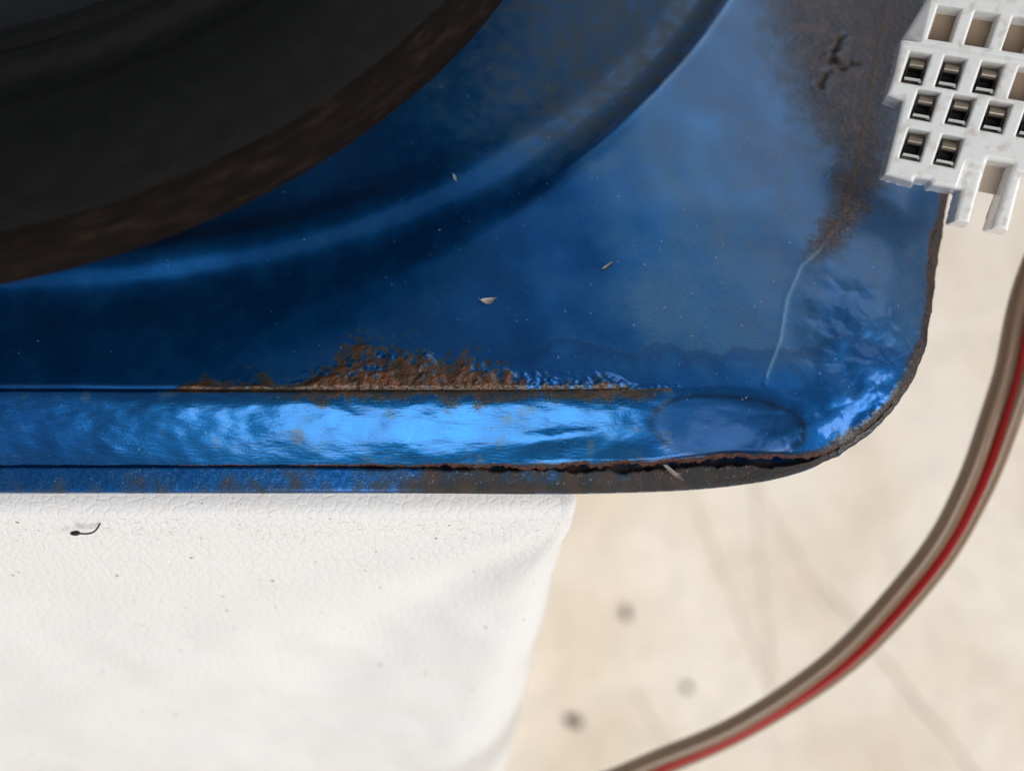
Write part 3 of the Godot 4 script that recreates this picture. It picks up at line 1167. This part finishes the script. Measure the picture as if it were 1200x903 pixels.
	var steel := mat(Color(0.66, 0.62, 0.56), 0.32, 0.75)
	var tin := mat(Color(0.88, 0.88, 0.87), 0.3, 0.55)
	var dark := mat(Color(0.14, 0.14, 0.14), 0.35, 0.7)
	var tan := mat(Color(0.58, 0.5, 0.42), 0.55)
	var spring := strip_mesh()
	st = SurfaceTool.new()
	st.begin(Mesh.PRIMITIVE_TRIANGLES)
	# open box: floor, two sides, back; its mouth faces up
	box(st, Vector3(0, -3.4, 0.0), Vector3(1.6, 0.2, 1.3))
	box(st, Vector3(-0.82, -2.1, 0.0), Vector3(0.12, 2.5, 1.3))
	box(st, Vector3(0.82, -2.1, 0.0), Vector3(0.12, 2.5, 1.3))
	box(st, Vector3(0, -2.2, -0.6), Vector3(1.6, 2.3, 0.12))
	for s in [-0.36, 0.36]:
		box(st, Vector3(s, -1.6, 0.05), Vector3(0.14, 0.4, 0.14))
	var socket := commit(st)
	st = SurfaceTool.new()
	st.begin(Mesh.PRIMITIVE_TRIANGLES)
	box(st, Vector3(0.0, -0.35, 0.72), Vector3(1.8, 0.3, 0.30))
	box(st, Vector3(0.0, -1.9, 0.66), Vector3(1.7, 2.0, 0.12))
	box(st, Vector3(0.92, -0.95, 0.78), Vector3(0.32, 0.26, 0.3))
	var lip := commit(st)
	for c in pins:
		var t := Node3D.new()
		t.name = "terminal"
		t.position = Vector3(c.x, 0, c.y) * MM
		root.add_child(t, true)
		part("spring_blade", spring, steel, t)
		part("socket", socket, dark, t)
		part("lip", lip, tin, t)
	st = SurfaceTool.new()
	st.begin(Mesh.PRIMITIVE_TRIANGLES)
	box(st, Vector3(0.0, -2.6, 0.0), Vector3(2.2, 0.3, 3.3))
	var plate := commit(st)
	for c in [Vector2(1.46, -5.65), Vector2(5.47, -5.62), Vector2(9.5, -5.6), Vector2(13.5, -5.6), Vector2(11.8, -0.6)]:
		var o := part("well_plate", plate, tan, root)  # tan plate that browns the inside of a pinless well
		o.position = Vector3(c.x, 0.0, c.y) * MM


func box(st: SurfaceTool, c: Vector3, s: Vector3) -> void:
	var m := BoxMesh.new()
	m.size = s * MM
	st.append_from(m, 0, Transform3D(Basis(), c * MM))


func commit(st: SurfaceTool) -> ArrayMesh:
	return st.commit()


func strip_mesh() -> ArrayMesh:
	# a bent spring blade that arches up towards the mouth
	var p := PackedVector3Array()
	var nx := 6
	var ny := 16
	for j in ny:
		var t := float(j) / (ny - 1)
		var z := lerpf(-2.1, -0.6, t)
		var k := -3.2 + 2.5 * sin(t * 2.2)
		for i in nx:
			var x := lerpf(-0.78, 0.78, float(i) / (nx - 1))
			p.append(Vector3(x, k, z) * MM)
	return sheet(p, nx, ny, PackedVector2Array())


# ---------------------------------------------------------------- two-core cable
func tube(path: Array, radius: float, roll: Array, offset: float, from := 0.0, to := TAU, sides := 20) -> ArrayMesh:
	var n := path.size()
	var p := PackedVector3Array()
	var uv := PackedVector2Array()
	var along := 0.0
	for k in n:
		var a: Vector3 = path[maxi(k - 1, 0)]
		var b: Vector3 = path[mini(k + 1, n - 1)]
		var t := (b - a).normalized()
		var side := t.cross(Vector3(0.0, 0.93, 0.37)).normalized()
		var up := side.cross(t).normalized()
		var l := side * cos(roll[k]) + up * sin(roll[k])
		var o := l.cross(t)
		if k > 0:
			along += path[k].distance_to(path[k - 1])
		var c: Vector3 = path[k] + l * offset
		for i in sides + 1:
			var g := lerpf(from, to, float(i) / sides)
			p.append((c + (l * cos(g) + o * sin(g)) * radius) * MM)
			uv.append(Vector2(float(i) / sides, along / 30.0))
	return sheet(p, sides + 1, n, uv)


func build_cable() -> void:
	var keys := [Vector3(106, 24, -80), Vector3(94, 10, -59), Vector3(83.6, 0.5, -41), Vector3(77.4, -5.5, -30), Vector3(72.6, -11.5, -19.6), Vector3(70.9, -19, -7.7), Vector3(67.6, -27.8, 4.9), Vector3(62.1, -36.5, 15.6), Vector3(50.8, -45.8, 27.9), Vector3(35.9, -54.1, 37.8), Vector3(20, -61.2, 44.7), Vector3(3, -68.5, 52), Vector3(-12, -82, 68)]
	var kx := []
	var ky := []
	var kz := []
	for q in keys:
		kx.append(q.x)
		ky.append(q.y)
		kz.append(q.z)
	var path := []
	var roll := []
	var n := 150
	for k in n:
		var t := float(k) / (n - 1) * (keys.size() - 1)
		path.append(Vector3(spline(kx, t), spline(ky, t), spline(kz, t)) + Vector3(n_low.get_noise_1d(t * 7.0), 0.0, n_low.get_noise_1d(t * 7.0 + 90.0)) * 0.3)
		roll.append(lerpf(-0.8, 0.5, sm(2.5, 9.5, t)) + 0.12 * sin(t * 2.3))
	var root := thing("speaker_cable", "clear two-core cable with brown wire and a red stripe curving beside the blue sheet metal", "cable", Vector3(0, H, 0))
	# copper strands: fine streaks along the core
	var img := Image.create(64, 256, false, Image.FORMAT_RGB8)
	var sn := noise(81, 0.12, 3)
	for j in 256:
		for i in 64:
			var v := 0.5 + 0.5 * sn.get_noise_2d((i + j * 0.35) * 3.0, j * 0.12)
			img.set_pixel(i, j, Color(0.34, 0.25, 0.18).lerp(Color(0.66, 0.52, 0.40), v))
	var copper := mat(Color.WHITE, 0.42, 0.35)
	copper.albedo_texture = ImageTexture.create_from_image(img)
	var clear := mat(Color(0.60, 0.50, 0.41, 0.42), 0.24)
	clear.transparency = BaseMaterial3D.TRANSPARENCY_ALPHA
	var red := mat(Color(0.66, 0.06, 0.065), 0.5)
	for s in [-1.0, 1.0]:
		part("wire_core", tube(path, 1.24, roll, 1.32 * s), copper, root)
		part("insulation", tube(path, 1.38, roll, 1.32 * s), clear, root)
	part("red_stripe", tube(path, 1.41, roll, -1.32, 0.35, 1.25, 8), red, root)


# ---------------------------------------------------------------- small things
func lump(s: int, size: Vector3) -> ArrayMesh:
	var n := noise(s, 0.9, 2)
	var p := PackedVector3Array()
	var nx := 17
	var ny := 9
	for j in ny:
		var b := PI * j / (ny - 1)
		for i in nx:
			var a := TAU * (i % (nx - 1)) / (nx - 1)
			var d := Vector3(sin(b) * cos(a), cos(b), -sin(b) * sin(a))
			p.append(d * size * (1.0 + 0.45 * n.get_noise_3dv(d * 1.3)) * MM)
	return sheet(p, nx, ny, PackedVector2Array())


func build_crumbs() -> void:
	var soil := mat(Color(0.22, 0.19, 0.16), 0.9)
	var spots := [[Vector3(67.5, 1.1, -23.9), Vector3(2.2, 1.5, 4.6), 0.2, "dark soil crumb on the beige floor, nearest the stool corner"], [Vector3(34.9, 1.2, 35.9), Vector3(5.2, 1.6, 2.8), -0.3, "largest dark soil crumb on the floor, beside the stool's lower edge"], [Vector3(100.8, 1.0, 17.7), Vector3(2.4, 1.3, 2.4), 0.9, "small dark soil crumb on the floor, nearest the cable"]]
	for k in spots.size():
		var o := part("soil_crumb" if k == 0 else "soil_crumb_%03d" % k, lump(90 + k, spots[k][1]), soil, self)
		o.position = spots[k][0] * MM
		o.rotation.y = spots[k][2]
		tag(o, spots[k][3], "crumb", "soil crumbs on the floor")
	# chip of pale paint on the panel
	flake("paint_chip", [Vector2(-1.15, -0.35), Vector2(-0.85, -0.12), Vector2(-0.55, -0.3), Vector2(0.2, -0.38), Vector2(1.1, -0.42), Vector2(0.7, -0.02), Vector2(0.42, 0.3), Vector2(-0.15, 0.36), Vector2(-0.65, 0.1)], Vector3(-3.0, 0.0, -11.1), 0.0, Color(0.62, 0.60, 0.58), "pale curled paint chip lying on the middle of the blue sheet metal")
	flake("paint_chip_001", [Vector2(-0.7, 0.35), Vector2(0.55, -0.55), Vector2(0.7, -0.4), Vector2(-0.5, 0.5)], Vector3(11.9, 0.0, -16.0), 0.0, Color(0.5, 0.48, 0.45), "thin tan paint sliver on the lighter blue flat")
	flake("paint_chip_002", [Vector2(-0.3, -0.7), Vector2(0.15, -0.35), Vector2(0.35, 0.5), Vector2(-0.05, 0.2)], Vector3(-7.5, 0.0, -29.3), 0.0, Color(0.55, 0.57, 0.6), "tiny pale paint chip in the dark dish by the speaker")
	flake("metal_sliver", [Vector2(-1.3, -0.95), Vector2(-0.8, -0.95), Vector2(0.4, 0.05), Vector2(0.9, 0.0), Vector2(0.7, 0.3), Vector2(1.25, 1.0), Vector2(0.1, 0.45), Vector2(-0.9, -0.45)], Vector3(19.4, 0.0, 9.0), 0.0, Color(0.52, 0.48, 0.46), "grey sliver stuck across the rusty hem near the corner")
	# dried stalk on the vinyl
	var pts := []
	for k in 14:
		var t := k / 13.0
		pts.append(Vector3(-53.2 + 3.4 * t - 0.9 * t * t * t, 0.0, 0.3 - 0.1 * t - 1.6 * t * t * t + 0.5 * t))
	var roll := []
	for k in pts.size():
		roll.append(0.0)
	var stalk := thing("dried_stalk", "tiny dark curled plant stalk on the white vinyl beside the blue sheet metal", "plant stalk", Vector3(0, H - 0.0106, 0.0149))
	var brown := mat(Color(0.16, 0.13, 0.12), 0.8)
	part("stem", tube(pts, 0.11, roll, 0.0, 0.0, TAU, 8), brown, stalk)
	var head := part("seed_head", lump(97, Vector3(0.6, 0.3, 0.32)), brown, stalk)
	head.position = Vector3(-53.4, 0.05, 0.3) * MM


func flake(called: String, outline: Array, at: Vector3, turn: float, c: Color, label: String) -> void:
	var st := SurfaceTool.new()
	st.begin(Mesh.PRIMITIVE_TRIANGLES)
	var poly := PackedVector2Array(outline)
	var tri := Geometry2D.triangulate_polygon(poly)
	var base := panel_h(at.x, at.z) + 0.1 if called != "metal_sliver" else -5.75
	var up := func(q: Vector2, lift: float) -> Vector3:
		return Vector3(q.x, lift + 0.12 * q.x * q.x - 0.10 * q.y, q.y) * MM
	for k in range(0, tri.size(), 3):
		for order in [[0, 1, 2, 0.10], [0, 2, 1, 0.0]]:
			for m in 3:
				st.add_vertex(up.call(poly[tri[k + order[m]]], order[3]))
	for k in poly.size():
		var a := poly[k]
		var b := poly[(k + 1) % poly.size()]
		for v in [[a, 0.1], [b, 0.1], [b, 0.0], [a, 0.1], [b, 0.0], [a, 0.0]]:
			st.add_vertex(up.call(v[0], v[1]))
	st.generate_normals()
	var o := part(called, st.commit(), mat(c, 0.5), self)
	o.position = Vector3(at.x * MM, H + base * MM, at.z * MM)
	o.rotation.y = turn
	tag(o, label, "paint chip" if called != "metal_sliver" else "sliver")
